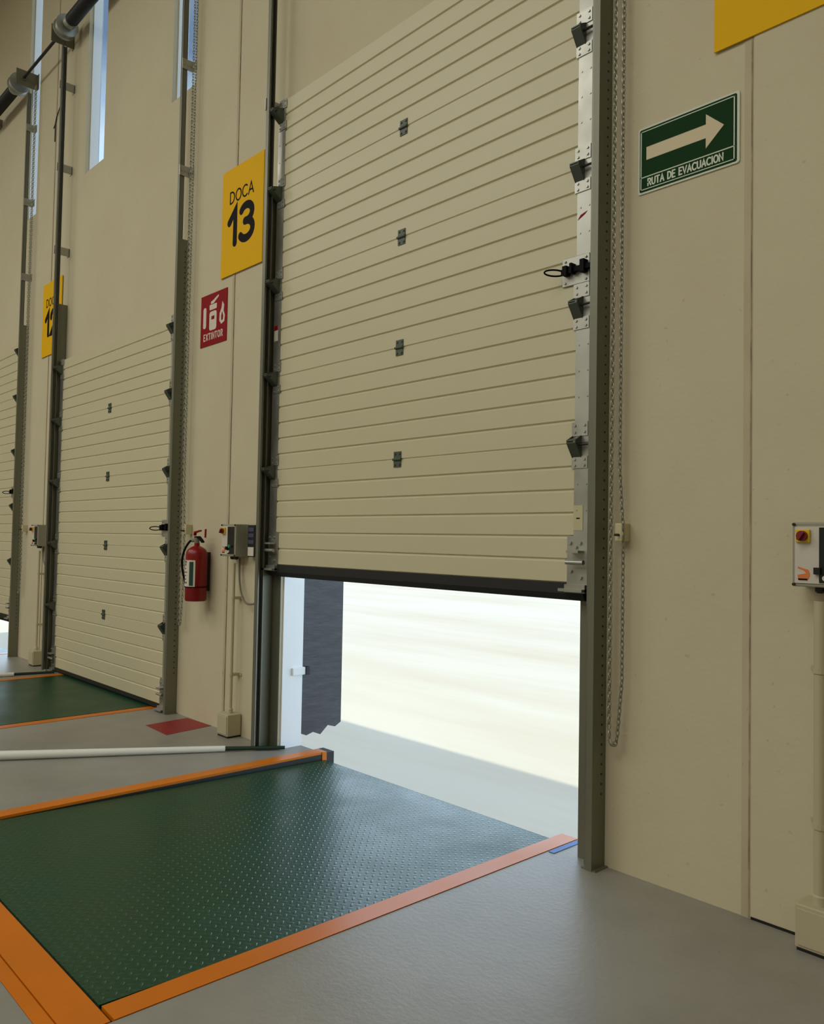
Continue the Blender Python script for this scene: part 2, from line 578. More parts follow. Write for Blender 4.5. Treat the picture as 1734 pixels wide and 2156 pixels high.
# ------------------------------------------------------------------ sectional doors
S = 0.6931
HW = 1.415
PB_BY_SIDE = {1: 0.056, -1: 0.098}            # how far the roller brackets stand off the door
YF = -0.06
def section_mb():
    prof = [(YF + 0.006, 0.0), (YF, 0.006)]
    for k in range(1, 6):
        g = k * S / 6
        prof += [(YF, g - 0.011), (YF + 0.009, g - 0.001), (YF + 0.009, g + 0.001), (YF, g + 0.008)]
    prof += [(YF, S - 0.005), (YF + 0.006, S), (-0.018, S), (-0.018, 0.0)]
    return MB().prism(prof, 'x', -HW, HW)

def stile_mb(sx):
    a, b = sorted((sx * HW, sx * (HW - 0.092)))
    m = MB().box(a, b, YF - 0.0035, YF + 0.001, 0.004, S - 0.004)
    m.box(sx * HW - 0.002, sx * HW + 0.002, YF, -0.02, 0.004, S - 0.004)
    for z in (0.10, 0.23, 0.36, 0.49, 0.60):
        for xx in (a + 0.02, b - 0.02):
            m.cyl((xx, YF - 0.0035, z), (xx, YF - 0.006, z), 0.005, 8)
    return m

def make_door(cx, zb, label, group):
    root = thing('sectional_dock_door', label, 'door', (cx, 0, zb), group)
    for k in range(5):
        if k == 0:
            s0 = section_mb().build('door_section', MT['panel'], root)
            for sx in (-1, 1):
                stile_mb(sx).build('end_stile', MT['galv'], s0)['label'] = 'galvanised end strip of the section'
        else:
            c = copy_tree(s0, root)
            c.location = (0, 0, k * S)
    seal = MB().prism([(YF - 0.004, 0.0), (YF - 0.006, -0.052), (YF + 0.008, -0.085), (-0.03, -0.085), (-0.016, -0.052), (-0.016, 0.0)], 'x', -HW + 0.01, HW - 0.03)
    tag(seal.build('bottom_seal', MT['black'], root), 'black rubber bottom seal')
    # centre hinges on the four seams
    for k in range(1, 5):
        z = k * S
        h = MB().box(-0.033, 0.033, YF - 0.005, YF, z + 0.006, z + 0.048).box(-0.033, 0.033, YF - 0.005, YF, z - 0.048, z - 0.006)
        h.cyl((-0.036, YF - 0.008, z), (0.036, YF - 0.008, z), 0.008, 10)
        for q in (-0.02, 0.02):
            for dz in (-0.034, 0.034):
                h.cyl((q, YF - 0.005, z + dz), (q, YF - 0.010, z + dz), 0.007, 8)
        h.build('center_hinge', MT['bracket'], root)
    # roller brackets at both ends of every seam and at the top
    for sx in (-1, 1):
        PB = PB_BY_SIDE[sx]
        for k in range(1, 6):
            z = k * S if k < 5 else k * S - 0.10
            xa, xb = sorted((sx * (HW - 0.105), sx * (HW - 0.012)))
            b = MB().box(xa, xb, YF - 0.008, YF - 0.003, z + 0.035, z + 0.105).box(xa, xb, YF - 0.008, YF - 0.003, z - 0.125, z - 0.065)
            for q in (xa + 0.018, xb - 0.018):
                for dz in (0.055, 0.088, -0.110, -0.080):
                    b.cyl((q, YF - 0.008, z + dz), (q, YF - 0.013, z + dz), 0.007, 8)
            hb = b.build('hinge_plate', MT['galv'], root)
            tri = [(YF - 0.004, z + 0.040), (YF - PB, z + 0.012), (YF - PB, z - 0.004), (YF - 0.008, z - 0.072), (YF - 0.004, z - 0.072)]
            wdg = MB()
            wdg.prism(tri, 'x', xa + 0.002, xa + 0.006).prism(tri, 'x', xb - 0.040, xb - 0.036)
            # sloping lower plate and flat upper plate between the cheeks
            wdg.prism([(YF - PB, z - 0.004), (YF - PB, z + 0.001), (YF - 0.006, z - 0.066), (YF - 0.006, z - 0.072)], 'x', xa + 0.002, xb - 0.036)
            wdg.prism([(YF - PB, z + 0.006), (YF - PB, z + 0.012), (YF - PB * 0.5, z + 0.022), (YF - PB * 0.5, z + 0.016)], 'x', xa + 0.002, xb - 0.036)
            wd = wdg.build('roller_bracket', MT['bracket'], root)
            xo = sx * (HW + (0.035 if sx > 0 else -0.003))
            YR = YF - (0.025 if sx > 0 else 0.078)
            rl = MB().cyl((sx * (HW - 0.09), YR, z - 0.01), (xo, YR, z - 0.01), 0.006, 8)
            rl.cyl((xo - sx * 0.012, YR, z - 0.01), (xo + sx * 0.012, YR, z - 0.01), 0.018, 16)
            rl.build('roller', MT['dark'], wd, smooth=True)
    # bottom corner brackets carrying the lifting cable
    for sx in (-1, 1):
        xa, xb = sorted((sx * (HW - 0.125), sx * (HW - 0.004)))
        b = MB().box(xa, xb, YF - 0.009, YF - 0.003, -0.005, 0.235)
        b.box(xa - 0.02, xb, YF - 0.055, YF - 0.009, -0.040, -0.026).box(xa, xb, YF - 0.030, YF - 0.003, -0.045, -0.005)
        b.box(xa + 0.03, xb - 0.02, YF - 0.060, YF - 0.009, 0.150, 0.162)
        b.cyl((xa + 0.02, YF - 0.045, 0.105), (xb + 0.002, YF - 0.045, 0.105), 0.012, 12)
        for q, dz in ((0.02, 0.20), (0.08, 0.20), (0.025, 0.06), (0.085, 0.03), (0.055, 0.18)):
            b.cyl((xa + q, YF - 0.009, dz), (xa + q, YF - 0.018, dz), 0.009, 8)
        b.build('corner_bracket', MT['galv'], root)
    # slide bolt lock on the third section, right-hand end
    z = 2.255 * S
    pl = MB().box(HW - 0.175, HW - 0.01, YF - 0.010, YF - 0.003, z - 0.072, z + 0.072)
    for q in (0.155, 0.03):
        for dz in (-0.055, 0.055):
            pl.cyl((HW - q, YF - 0.010, z + dz), (HW - q, YF - 0.016, z + dz), 0.007, 8)
    plate = pl.build('bolt_plate', MT['galv'], root, bevel=0.004)
    bo = MB().box(HW - 0.165, HW + 0.01, YF - 0.034, YF - 0.012, z - 0.012, z + 0.012)
    bo.box(HW - 0.150, HW - 0.125, YF - 0.045, YF - 0.010, z - 0.024, z + 0.024).box(HW - 0.045, HW - 0.02, YF - 0.045, YF - 0.010, z - 0.026, z + 0.036)
    bo.box(HW - 0.105, HW - 0.092, YF - 0.048, YF - 0.010, z - 0.02, z + 0.03)
    bo.build('slide_bolt', MT['ink'], plate)
    hd = MB()
    ring = []
    for k in range(20):
        a = 2 * PI * k / 20
        ring.append((HW - 0.185 + 0.032 * math.cos(a), YF - 0.062 - 0.040 * math.cos(a + PI), z - 0.006 + 0.016 * math.sin(a)))
    hd.tube(ring, 0.0045, 8, closed=True)
    hd.build('bolt_handle', MT['ink'], plate, smooth=True)
    return root

DG = 'sectional dock doors'
d13 = make_door(DOORS[0], 1.349, 'cream ribbed sectional dock door raised waist high over the open dock', DG)
d12 = copy_tree(d13)
d12.location = (DOORS[1], 0, 0.052)
for c in d12.children:
    if c.name.startswith('bottom_seal'):
        c.scale.z = 0.574                     # squashed on the floor
d12['label'] = 'cream ribbed sectional dock door fully closed, behind the fire extinguisher'
d11 = copy_tree(d13)
d11.location = (DOORS[2], 0, 0.50)
d11['label'] = 'cream ribbed dock door at the left picture edge, open by a low gap'
# stickers on the near door
st = MB().box(HW - 0.092, HW - 0.036, YF - 0.0055, YF - 0.004, 0.262, 0.385).build('paper_tag', MT['cream'], d13)
tag(st, 'cream paper tag on the end strip')
MB().box(HW - 0.074, HW - 0.054, YF - 0.0066, YF - 0.0056, 0.318, 0.324).build('tag_print', MT['ink'], st)
sk = MB().box(-HW + 0.012, -HW + 0.06, YF - 0.0055, YF - 0.004, 1.655, 1.770).build('warning_sticker', MT['label'], d13)
MB().box(-HW + 0.012, -HW + 0.06, YF - 0.0066, YF - 0.0056, 1.735, 1.770).build('sticker_print', MT['red'], sk)
rm = MB().prism([(HW - 0.088, 1.815), (HW - 0.045, 1.836), (HW - 0.030, 1.850), (HW - 0.070, 1.838)], 'y', YF - 0.0050, YF - 0.0036)
tag(rm.build('red_paint_mark', MT['red'], d13), 'small red paint mark on the end strip')

# ------------------------------------------------------------------ door tracks
def make_track(cx, sx, label, top=4.17):
    """vertical roller track with its angle up to 4.17 m and wall brackets above"""
    root = thing('door_track', label, 'door track', (cx, 0, 0), 'vertical door tracks')
    xo = sx * (1.480 if sx > 0 else 1.442)
    a, b = sorted((xo, xo - sx * 0.004))
    c, d = sorted((xo, xo - sx * 0.034))
    ang = MB().box(a, b, -0.105, -0.0005, 0.0, top)
    ang.box(c, d, -0.109, -0.105, 0.0, top)
    # slots punched in rows along the angle read as small studs
    e = ang.build('angle', MT['angle'], root)
    pr = MB()
    for k in range(80):
        z = 0.35 + k * 0.047
        pr.cyl((xo, -0.035, z), (xo + sx * 0.0015, -0.035, z), 0.006, 6)
    tag(pr.build('slot_row', MT['dark'], e), kind='stuff')
    # c-shaped roller track
    x1 = xo - sx * 0.008
    x2 = xo - sx * 0.046
    ch = MB()
    ya, yb = (-0.104, -0.062) if sx > 0 else (-0.162, -0.112)
    p, q = sorted((x1, x1 - sx * 0.004))
    ch.box(p, q, ya, yb, 0.02, 7.15)
    p, q = sorted((x1, x2))
    ch.box(p, q, ya - 0.0005, ya + 0.003, 0.02, 7.15).box(p, q, yb - 0.003, yb + 0.001, 0.02, 7.15)
    p, q = sorted((x2, x2 + sx * 0.004))
    ch.box(p, q, ya, ya + 0.012, 0.02, 7.15)
    ch.build('roller_rail', MT['track'], root)
    # flat jamb leg of the angle lying on the wall up to the opening
    p, q = sorted((xo - sx * 0.006, sx * 1.328))
    MB().box(p, q, -0.006, -0.0005, 0.0, 3.50).build('jamb_plate', MT['angle'], root)
    for z in (4.78, 5.74, 6.70):
        br = MB()
        p, q = sorted((xo - sx * 0.01, xo + sx * 0.004))
        br.box(p, q, ya - 0.008, -0.0005, z - 0.045, z + 0.045)
        p, q = sorted((xo - sx * 0.01, xo + sx * 0.055))
        br.box(p, q, -0.006, -0.0005, z - 0.045, z + 0.045)
        for yy in (-0.09, -0.06, -0.03):
            p = xo + sx * 0.004
            br.cyl((p, yy, z), (p + sx * 0.004, yy, z), 0.010, 8)
        br.cyl((xo + sx * 0.035, -0.006, z), (xo + sx * 0.035, -0.022, z), 0.009, 8)
        br.build('wall_bracket', MT['galv'], root)
    ft = MB()
    p, q = sorted((xo - sx * 0.06, xo + sx * 0.02))
    ft.box(p, q, -0.105, -0.001, 0.0, 0.006)
    ft.build('foot_plate', MT['angle'], root)
    # lifting cable inside the track
    MB().tube([(xo - sx * 0.028, (ya + yb) / 2, 0.12), (xo - sx * 0.028, (ya + yb) / 2, 7.2)], 0.0025, 6).build('lift_cable', MT['dark'], root)
    return root

make_track(DOORS[0], 1, 'grey steel door track right of the raised door, beside the long chain', 4.32)
make_track(DOORS[0], -1, 'grey steel door track left of the raised door, beside the dock 13 sign')
make_track(DOORS[1], 1, 'grey steel door track right of the closed door, left of the fire extinguisher')
make_track(DOORS[1], -1, 'grey steel door track left of the closed door, partly covering the dock 12 sign')
make_track(DOORS[2], 1, 'leftmost grey steel door track in view, right of the farthest door')

# ------------------------------------------------------------------ hoist chains
def make_chain(x, zlow, label, dx=0.045, y=-0.06):
    pts = []
    step = 0.026
    zt = 7.2
    z = zt
    while z > zlow + 0.05:
        pts.append(Vector((x, y, z)))
        z -= step
    for k in range(1, 5):
        a = PI * k / 5
        pts.append(Vector((x + dx / 2 - dx / 2 * math.cos(a), y, zlow + 0.05 - 0.05 * math.sin(a))))
    z = zlow + 0.05
    while z < zt:
        off = 0.022 if z < 1.60 else (0.0 if z > 1.9 else 0.022 * (1.9 - z) / 0.3)
        if z < zlow + 0.3:
            off *= (z - zlow - 0.05) / 0.25
        pts.append(Vector((x + dx + off, y, z)))
        z += step
    mb = MB()
    for i in range(len(pts) - 1):
        p, q = pts[i], pts[i + 1]
        d = (q - p).normalized()
        side = Vector((0, 1, 0)) if i % 2 else Vector((1, 0, 0))
        side = (side - d * side.dot(d)).normalized()
        c = (p + q) / 2
        ring = []
        for k in range(8):
            a = 2 * PI * k / 8
            ring.append(c + d * (0.0185 * math.cos(a)) + side * (0.0085 * math.sin(a)))
        mb.tube(ring, 0.0028, 5, closed=True)
    return tag(mb.build('hoist_chain', MT['chain'], smooth=True), label, 'chain', 'door hoist chains')

make_chain(-2.232, 0.60, 'long steel hoist chain loop hanging right of the raised door')
make_chain(-6.575, 0.78, 'steel hoist chain hanging behind the fire extinguisher')
make_chain(-10.80, 0.80, 'steel hoist chain beside the leftmost track')

def make_holder(x, label):
    root = thing('chain_holder', label, 'chain holder', (x, 0, 1.56), 'chain holders')
    MB().box(-0.022, 0.022, -0.062, -0.0005, 0.0, 0.085).build('holder_body', MT['cream'], root, bevel=0.004)
    MB().cyl((0.0, -0.062, 0.03), (0.0, -0.095, 0.03), 0.006, 8).build('holder_pin', MT['dark'], root)
    return root
make_holder(-2.188, 'small cream chain holder on the wall right of the raised door')
make_holder(-6.50, 'small cream chain holder above the fire extinguisher')
make_holder(-10.73, 'small cream chain holder on the wall by the leftmost track')

# ------------------------------------------------------------------ torsion shafts
def make_shaft(cx, x_left, label):
    root = thing('torsion_shaft', label, 'door shaft', (cx, -0.17, 7.30), 'torsion shafts')
    MB().cyl((x_left, 0, 0), (1.62, 0, 0), 0.017, 12).build('shaft_rod', MT['shaft'], root, smooth=True)
    for sx in (-1, 1):
        xd = sx * 1.30
        pr = [(0.03, -0.06), (0.125, -0.055), (0.125, -0.045), (0.105, -0.04), (0.105, 0.04), (0.125, 0.045), (0.125, 0.055), (0.03, 0.06)]
        dm = MB().lathe(pr, 24)
        dm.build('cable_drum', MT['galv'], root, (xd, 0, 0), smooth=True, rot=(0, PI / 2, 0))
        bp_ = MB()
        xb = sx * 1.50
        bp_.box(xb - 0.004, xb + 0.004, -0.09, 0.1695, -0.10, 0.10)
        bp_.box(xb - 0.004 - 0.05 * (sx < 0), xb + 0.004 + 0.05 * (sx > 0), 0.164, 0.1695, -0.10, 0.10)
        bp_.cyl((xb - 0.02, 0, 0), (xb + 0.02, 0, 0), 0.035, 14)
        bp_.build('bearing_plate', MT['angle'], root)
        # torsion spring
        sp = MB()
        x0, x1 = (0.15, 1.12) if sx > 0 else (-1.12, -0.15)
        n = 34
        prof = []
        for k in range(n * 2 + 1):
            prof.append((0.072 if k % 2 else 0.064, x0 + (x1 - x0) * k / (n * 2)))
        sp.lathe(prof, 16)
        sp.build('torsion_spring', MT['shaft'], root, rot=(0, PI / 2, 0), smooth=True)
        wc = MB().lathe([(0.03, -0.04), (0.07, -0.035), (0.07, 0.035), (0.03, 0.04)], 16)
        wc.build('winding_cone', MT['galv'], root, (sx * 1.16, 0, 0), smooth=True, rot=(0, PI / 2, 0))
    cb = MB().box(-0.06, 0.06, -0.09, 0.1695, -0.05, 0.05)
    cb.build('center_bracket', MT['angle'], root)
    return root
make_shaft(DOORS[1], -2.62, 'black torsion shaft and spring high above the closed door')
make_shaft(DOORS[2], -1.62, 'black torsion shaft and spring at the top left picture edge')

# ------------------------------------------------------------------ signs
SIGN_BACK = -0.008
def dock_sign(x0, z0, num, label):
    wd, ht = 0.63, 0.885
    root = thing('dock_sign', label, 'sign', (x0, 0, z0), 'yellow dock signs')
    MB().box(0, wd, -0.014, -0.0065, 0, ht).build('board', MT['yellow'], root)
    m = MB()
    text(m, 'DOCA', wd * 0.485, ht * 0.672, 0.092, 0.013, -0.0155, -0.0135, sx=1.15)
    m.build('dock_word', MT['ink'], root)
    m = MB()
    text(m, num, wd * 0.485, ht * 0.275, 0.285, 0.064, -0.0155, -0.0135, sx=1.22, gap=0.12)
    m.build('dock_number', MT['ink'], root)
    MB().box(0.05, wd - 0.05, -0.0065, -0.0005, 0.05, ht - 0.05).build('backing_strip', MT['dark'], root)
    return root
dock_sign(-6.085, 3.690, '13', 'yellow dock sign reading DOCA 13, between the two near doors')
dock_sign(-10.385, 3.675, '12', 'yellow dock sign reading DOCA 12, partly hidden by a door track')
dock_sign(-1.752, 3.745, '14', 'large yellow sign cut off at the top right picture corner')

# evacuation route sign
ev = thing('evacuation_sign', 'green evacuation route sign with a white arrow pointing right', 'sign', (-2.136, 0, 3.215))
Wd, Ht = 0.50, 0.320
def rrect(x0, x1, z0, z1, r):
    p = []
    for cx, cz, a in ((x1 - r, z1 - r, 0), (x0 + r, z1 - r, 90), (x0 + r, z0 + r, 180), (x1 - r, z0 + r, 270)):
        p += [(cx + r * math.cos(math.radians(a + 15 * k)), cz + r * math.sin(math.radians(a + 15 * k))) for k in range(7)]
    return p
MB().prism(rrect(0, Wd, 0, Ht, 0.012), 'y', -0.006, -0.0008).build('board', MT['signedge'], ev)
MB().prism(rrect(0.009, Wd - 0.012, 0.009, Ht - 0.009, 0.008), 'y', -0.0075, -0.0060).build('green_field', MT['green'], ev)
bd = MB()
for a in ((0.014, Wd - 0.020, Ht - 0.022, Ht - 0.018), (0.014, Wd - 0.020, 0.018, 0.022), (0.014, Wd - 0.020, 0.076, 0.081)):
    bd.box(a[0], a[1], -0.0084, -0.0074, a[2], a[3])
for x in (0.014, Wd - 0.026):
    bd.box(x, x + 0.005, -0.0084, -0.0074, 0.018, Ht - 0.018)
bd.build('border_line', MT['signedge'], ev)
zc = 0.190
MB().prism([(0.045, zc - 0.031), (0.345, zc - 0.031), (0.345, zc - 0.078), (0.430, zc), (0.345, zc + 0.078), (0.345, zc + 0.031), (0.045, zc + 0.031)], 'y', -0.0088, -0.0074).build('arrow', MT['arrow'], ev)
m = MB()
text(m, 'RUTA DE EVACUACION', Wd * 0.480, 0.033, 0.032, 0.0068, -0.0086, -0.0074, sx=0.80, gap=0.20)
m.build('lettering', MT['signedge'], ev)

# fire extinguisher sign
es = thing('extinguisher_sign', 'red fire extinguisher sign with white pictograms above the extinguisher', 'sign', (-6.418, 0, 3.163))
w_, h_ = 0.436, 0.440
MB().box(0, w_, -0.006, -0.0008, 0, h_).build('board', MT['red'], es)
pc = MB()
pc.prism(rrect(0.045, 0.095, 0.155, 0.335, 0.02), 'y', -0.0074, -0.0058)
pc.prism(rrect(0.150, 0.270, 0.125, 0.285, 0.025), 'y', -0.0074, -0.0058)
pc.prism(rrect(0.150, 0.270, 0.300, 0.345, 0.008), 'y', -0.0074, -0.0058)
pc.prism([(0.170, 0.350), (0.220, 0.352), (0.300, 0.395), (0.296, 0.410), (0.205, 0.378), (0.170, 0.370)], 'y', -0.0074, -0.0058)
fl_ = [(0.350, 0.150), (0.400, 0.165), (0.408, 0.215), (0.385, 0.255), (0.392, 0.305), (0.362, 0.340), (0.350, 0.285), (0.322, 0.245), (0.318, 0.185)]
pc.prism(fl_, 'y', -0.0074, -0.0058)
pc.build('pictogram', MT['white'], es)
MB().prism([(0.352, 0.178), (0.378, 0.185), (0.382, 0.215), (0.362, 0.255), (0.348, 0.215)], 'y', -0.0082, -0.0072).build('flame_core', MT['red'], es)
MB().box(0.185, 0.235, -0.0082, -0.0072, 0.215, 0.245).build('pictogram_label', MT['red'], es)
m = MB()
text(m, 'EXTINTOR', w_ * 0.5, 0.050, 0.052, 0.010, -0.0074, -0.0058, sx=0.84, gap=0.34)
m.build('lettering', MT['white'], es)

# ------------------------------------------------------------------ fire extinguisher
ex = thing('fire_extinguisher', 'red fire extinguisher hung on the wall beside the closed door', 'fire extinguisher', (-6.175, -0.115, 1.015))
R = 0.088
MB().lathe([(R * 0.90, 0.0), (R, 0.012), (R, 0.375), (R * 0.96, 0.400), (R * 0.80, 0.424), (R * 0.5, 0.442), (0.022, 0.452), (0.022, 0.475)], 32).build('cylinder', MT['extred'], ex, smooth=True)
def wrap(mb, r, a0, a1, z0, z1, n=16):
    vs = []
    for k in range(n + 1):
        a = math.radians(a0 + (a1 - a0) * k / n)
        for rr in (r, r + 0.0015):
            for z in (z0, z1):
                vs.append((rr * math.cos(a), rr * math.sin(a), z))
    fs = []
    for k in range(n):
        i = k * 4
        for (p, q) in ((0, 1), (1, 3), (3, 2), (2, 0)):
            fs.append((i + p, i + q, i + 4 + q, i + 4 + p))
    fs += [(0, 1, 3, 2), (n * 4, n * 4 + 2, n * 4 + 3, n * 4 + 1)]
    mb.add(vs, fs)
    return mb
lb = wrap(MB(), R + 0.0006, 185, 326, 0.118, 0.335).build('paper_label', MT['label'], ex, smooth=True)
wrap(MB(), R + 0.0024, 294, 316, 0.128, 0.322).build('label_band', MT['labelgreen'], lb, smooth=True)
pr = MB()
for z in (0.145, 0.175, 0.205, 0.232, 0.262, 0.290, 0.312):
    wrap(pr, R + 0.0024, 206 + random.uniform(0, 12), 280 - random.uniform(0, 16), z, z + random.uniform(0.008, 0.017))
pr.build('label_print', MT['cable'], lb)
sp = wrap(MB(), R + 0.0045, 0, 359, 0.112, 0.120, 40).build('strap', MT['ink'], ex)
MB().box(-0.02, 0.02, R - 0.004, 0.1145, 0.08, 0.40).build('wall_hook', MT['dark'], ex)
vl = MB().cyl((0, 0, 0.470), (0, 0, 0.520), 0.020, 14)
vl.cyl((0, 0, 0.495), (-0.045, -0.02, 0.495), 0.014, 12)
vl.build('valve', MT['cable'], ex, smooth=True)
MB().prism([(-0.025, 0.510), (0.03, 0.515), (0.095, 0.478), (0.105, 0.488), (0.035, 0.532), (-0.03, 0.530)], 'y', -0.012, 0.012).build('carry_handle', MT['ink'], ex)
MB().prism([(-0.045, 0.535), (-0.035, 0.535), (-0.028, 0.558), (0.055, 0.572), (0.054, 0.582), (-0.042, 0.568)], 'y', -0.011, 0.011).build('squeeze_lever', MT['red'], ex)
hs = []
for k in range(16):
    t = k / 15
    hs.append((-0.045 - 0.065 * math.sin(PI * min(1, t * 1.0) * 0.55), -0.03 - 0.05 * math.sin(PI * t), 0.495 - 0.38 * t ** 1.3))
MB().tube(hs, 0.009, 8).build('hose', MT['ink'], ex, smooth=True)
MB().cyl((0.098, 0.02, 0.520), (0.102, 0.02, 0.590), 0.008, 8).build('safety_tag', MT['red'], ex)

# ------------------------------------------------------------------ control boxes
def make_control(x0, label, tail):
    root = thing('control_box', label, 'control box', (x0, 0, 1.395), 'door control boxes')
    Wb, Hb, Db = 0.215, 0.250, 0.125
    MB().box(0, Wb, -Db, -0.0065, 0, Hb).build('enclosure', MT['boxgrey'], root, bevel=0.005)
    fp = MB().box(0.012, Wb - 0.012, -Db - 0.004, -Db + 0.001, 0.014, Hb - 0.016).build('front_panel', MT['boxwhite'], root)
    for x in (0.008, Wb - 0.008):
        for z in (0.008, Hb - 0.008):
            MB().cyl((x, -Db, z), (x, -Db - 0.008, z), 0.006, 10).build('corner_screw', MT['dark'], root)
    sw = MB().box(0.018, 0.072, -Db - 0.016, -Db - 0.003, 0.172, 0.222).build('switch_plate', MT['swyellow'], root, bevel=0.003)
    kn = MB().cyl((0.046, -Db - 0.016, 0.197), (0.046, -Db - 0.030, 0.197), 0.020, 18)
    kn.prism([(0.032, 0.185), (0.040, 0.179), (0.060, 0.209), (0.052, 0.215)], 'y', -Db - 0.044, -Db - 0.028)
    kn.build('switch_knob', MT['swred'], sw, smooth=True)
    kp = MB().box(0.104, Wb - 0.014, -Db - 0.007, -Db - 0.003, 0.018, Hb - 0.020).box(0.088, 0.112, -Db - 0.020, -Db - 0.003, 0.050, 0.076).build('keypad', MT['boxblack'], root)
    MB().cyl((0.140, -Db - 0.006, 0.078), (0.140, -Db - 0.016, 0.078), 0.013, 16).build('green_button', MT['btngreen'], kp, smooth=True)
    MB().cyl((0.128, -Db - 0.006, 0.036), (0.128, -Db - 0.015, 0.036), 0.010, 16).build('white_button', MT['label'], kp, smooth=True)
    MB().cyl((0.170, -Db - 0.006, 0.078), (0.170, -Db - 0.014, 0.078), 0.010, 16).build('dark_button', MT['dark'], kp, smooth=True)
    stc = MB().prism([(0.024, 0.030), (0.064, 0.030), (0.070, 0.048), (0.064, 0.066), (0.050, 0.070), (0.024, 0.078), (0.024, 0.071), (0.046, 0.064), (0.056, 0.052), (0.024, 0.046)], 'y', -Db - 0.0055, -Db - 0.0035)
    so = stc.build('warning_sticker', MT['orange'], root)
    MB().box(0.026, 0.060, -Db - 0.0065, -Db - 0.0045, 0.026, 0.032).build('sticker_print', MT['ink'], so)
    for x in (0.085, 0.135):
        gl = MB().lathe([(0.016, 0.0), (0.020, -0.004), (0.020, -0.018), (0.012, -0.026)], 14, (x, -0.07, 0.001))
        gl.build('cable_gland', MT['boxblack'], root, smooth=True)
    if tail:
        MB().prism([(0.02, 0.006), (0.05, 0.006), (0.05, -0.01), (0.02, -0.01)], 'x', Wb * 0.6, Wb * 0.7)
    return root
make_control(-1.358, 'door control box cut by the right picture edge, on the near wall', False)
make_control(-5.765, 'grey door control box between the fire extinguisher and the raised door', True)
make_control(-10.165, 'small grey door control box left of the closed door', True)

# junction box with printed labels beside the middle control box
jb = thing('junction_box', 'dark narrow junction box with paper labels, right of the middle control box', 'junction box', (-5.500, 0, 1.395))
MB().box(0, 0.100, -0.050, -0.0005, 0.0, 0.245).build('enclosure', MT['dark'], jb, bevel=0.004)
MB().box(0.012, 0.092, -0.054, -0.0495, 0.008, 0.075).build('paper_label', MT['label'], jb)
for z in (0.100, 0.150, 0.195):
    MB().box(0.015, 0.090, -0.054, -0.0495, z, z + 0.030).build('blue_label', mat('blue_label_print', (70, 70, 100), 0.5) if z == 0.100 else bpy.data.materials['blue_label_print'], jb)

# conduits, floor outlet boxes and cables below the control boxes
def make_conduit(x, r, label):
    root = thing('conduit_pipe', label, 'conduit', (x, -0.066, 0), 'conduits under the control boxes')
    MB().cyl((0, 0, 0.165), (0, 0, 1.340), r, 16).build('pipe', MT['conduit'], root, smooth=True)
    MB().lathe([(r, 0.0), (r + 0.006, 0.006), (r + 0.006, 0.045), (r, 0.05)], 16, (0, 0, 0.166)).build('end_fitting', MT['conduit'], root, smooth=True)
    for z in (0.475, 1.070):
        c = MB().lathe([(r + 0.004, -0.010), (r + 0.004, 0.010)], 16, (0, 0, z))
        c.box(-r - 0.035, r + 0.035, 0.058, 0.0655, z - 0.010, z + 0.010)
        c.box(-r - 0.006, r + 0.006, r * 0.5, 0.060, z - 0.010, z + 0.010)
        c.build('pipe_clamp', MT['conduit'], root)
    return root
make_conduit(-1.272, 0.025, 'cream conduit pipe at the right picture edge, under the near control box')
make_conduit(-5.662, 0.012, 'thin conduit pipe running down from the middle control box')
make_conduit(-10.06, 0.012, 'thin conduit pipe below the small far control box')

def make_outlet(x, label, wd=0.19):
    root = thing('floor_outlet_box', label, 'conduit box', (x, 0, 0.012), 'conduit boxes at the wall foot')
    MB().box(0, wd, -0.125, -0.0065, 0.0, 0.165).build('box_body', MT['conduit'], root, bevel=0.005)
    MB().box(0.006, wd - 0.006, -0.120, -0.0066, -0.012, 0.001).build('box_foot', MT['shaft'], root)
    MB().box(0.012, wd - 0.012, -0.130, -0.124, 0.012, 0.150).build('cover_plate', MT['conduit'], root, bevel=0.002)
    return root
make_outlet(-1.345, 'cream conduit box on the floor at the right picture edge')
make_outlet(-5.760, 'cream conduit box at the wall foot left of the open dock', 0.16)
make_outlet(-10.14, 'cream conduit box at the wall foot left of the closed door', 0.16)

# looping cable from the middle box to the track, and the short one at the far box
def loop_cable(x0, x1, zt, zb, ze, label):
    p = []
    for k in range(25):
        t = k / 24
        x = x0 + (x1 - x0) * (0.5 - 0.5 * math.cos(PI * t))
        z = zb + (zt - zb) * max(0, 1 - 2 * t) ** 2 if t < 0.5 else zb + (ze - zb) * (2 * t - 1) ** 2
        p.append((x, -0.030 - 0.02 * math.sin(PI * t), z))
    return tag(MB().tube(p, 0.008, 8).build('control_cable', MT['cable'], smooth=True), label, 'cable', 'control cables')
loop_cable(-5.640, -5.292, 1.385, 1.035, 1.12, 'grey cable hanging in a loop below the middle control box')
loop_cable(-10.03, -9.65, 1.385, 1.16, 1.20, 'grey cable hanging below the small far control box')
# hanging cord by the far wall joint
co = MB().tube([(-10.168, -0.012, 6.28), (-10.168, -0.012, 6.50), (-10.14, -0.012, 6.56), (-10.02, -0.012, 6.66)], 0.006, 6)
co.tube([(-10.168, -0.012, 6.50), (-10.22, -0.012, 6.46)], 0.006, 6)
tag(co.build('loose_wire', MT['dark']), 'short loose dark wire sticking out of the far wall joint', 'wire')

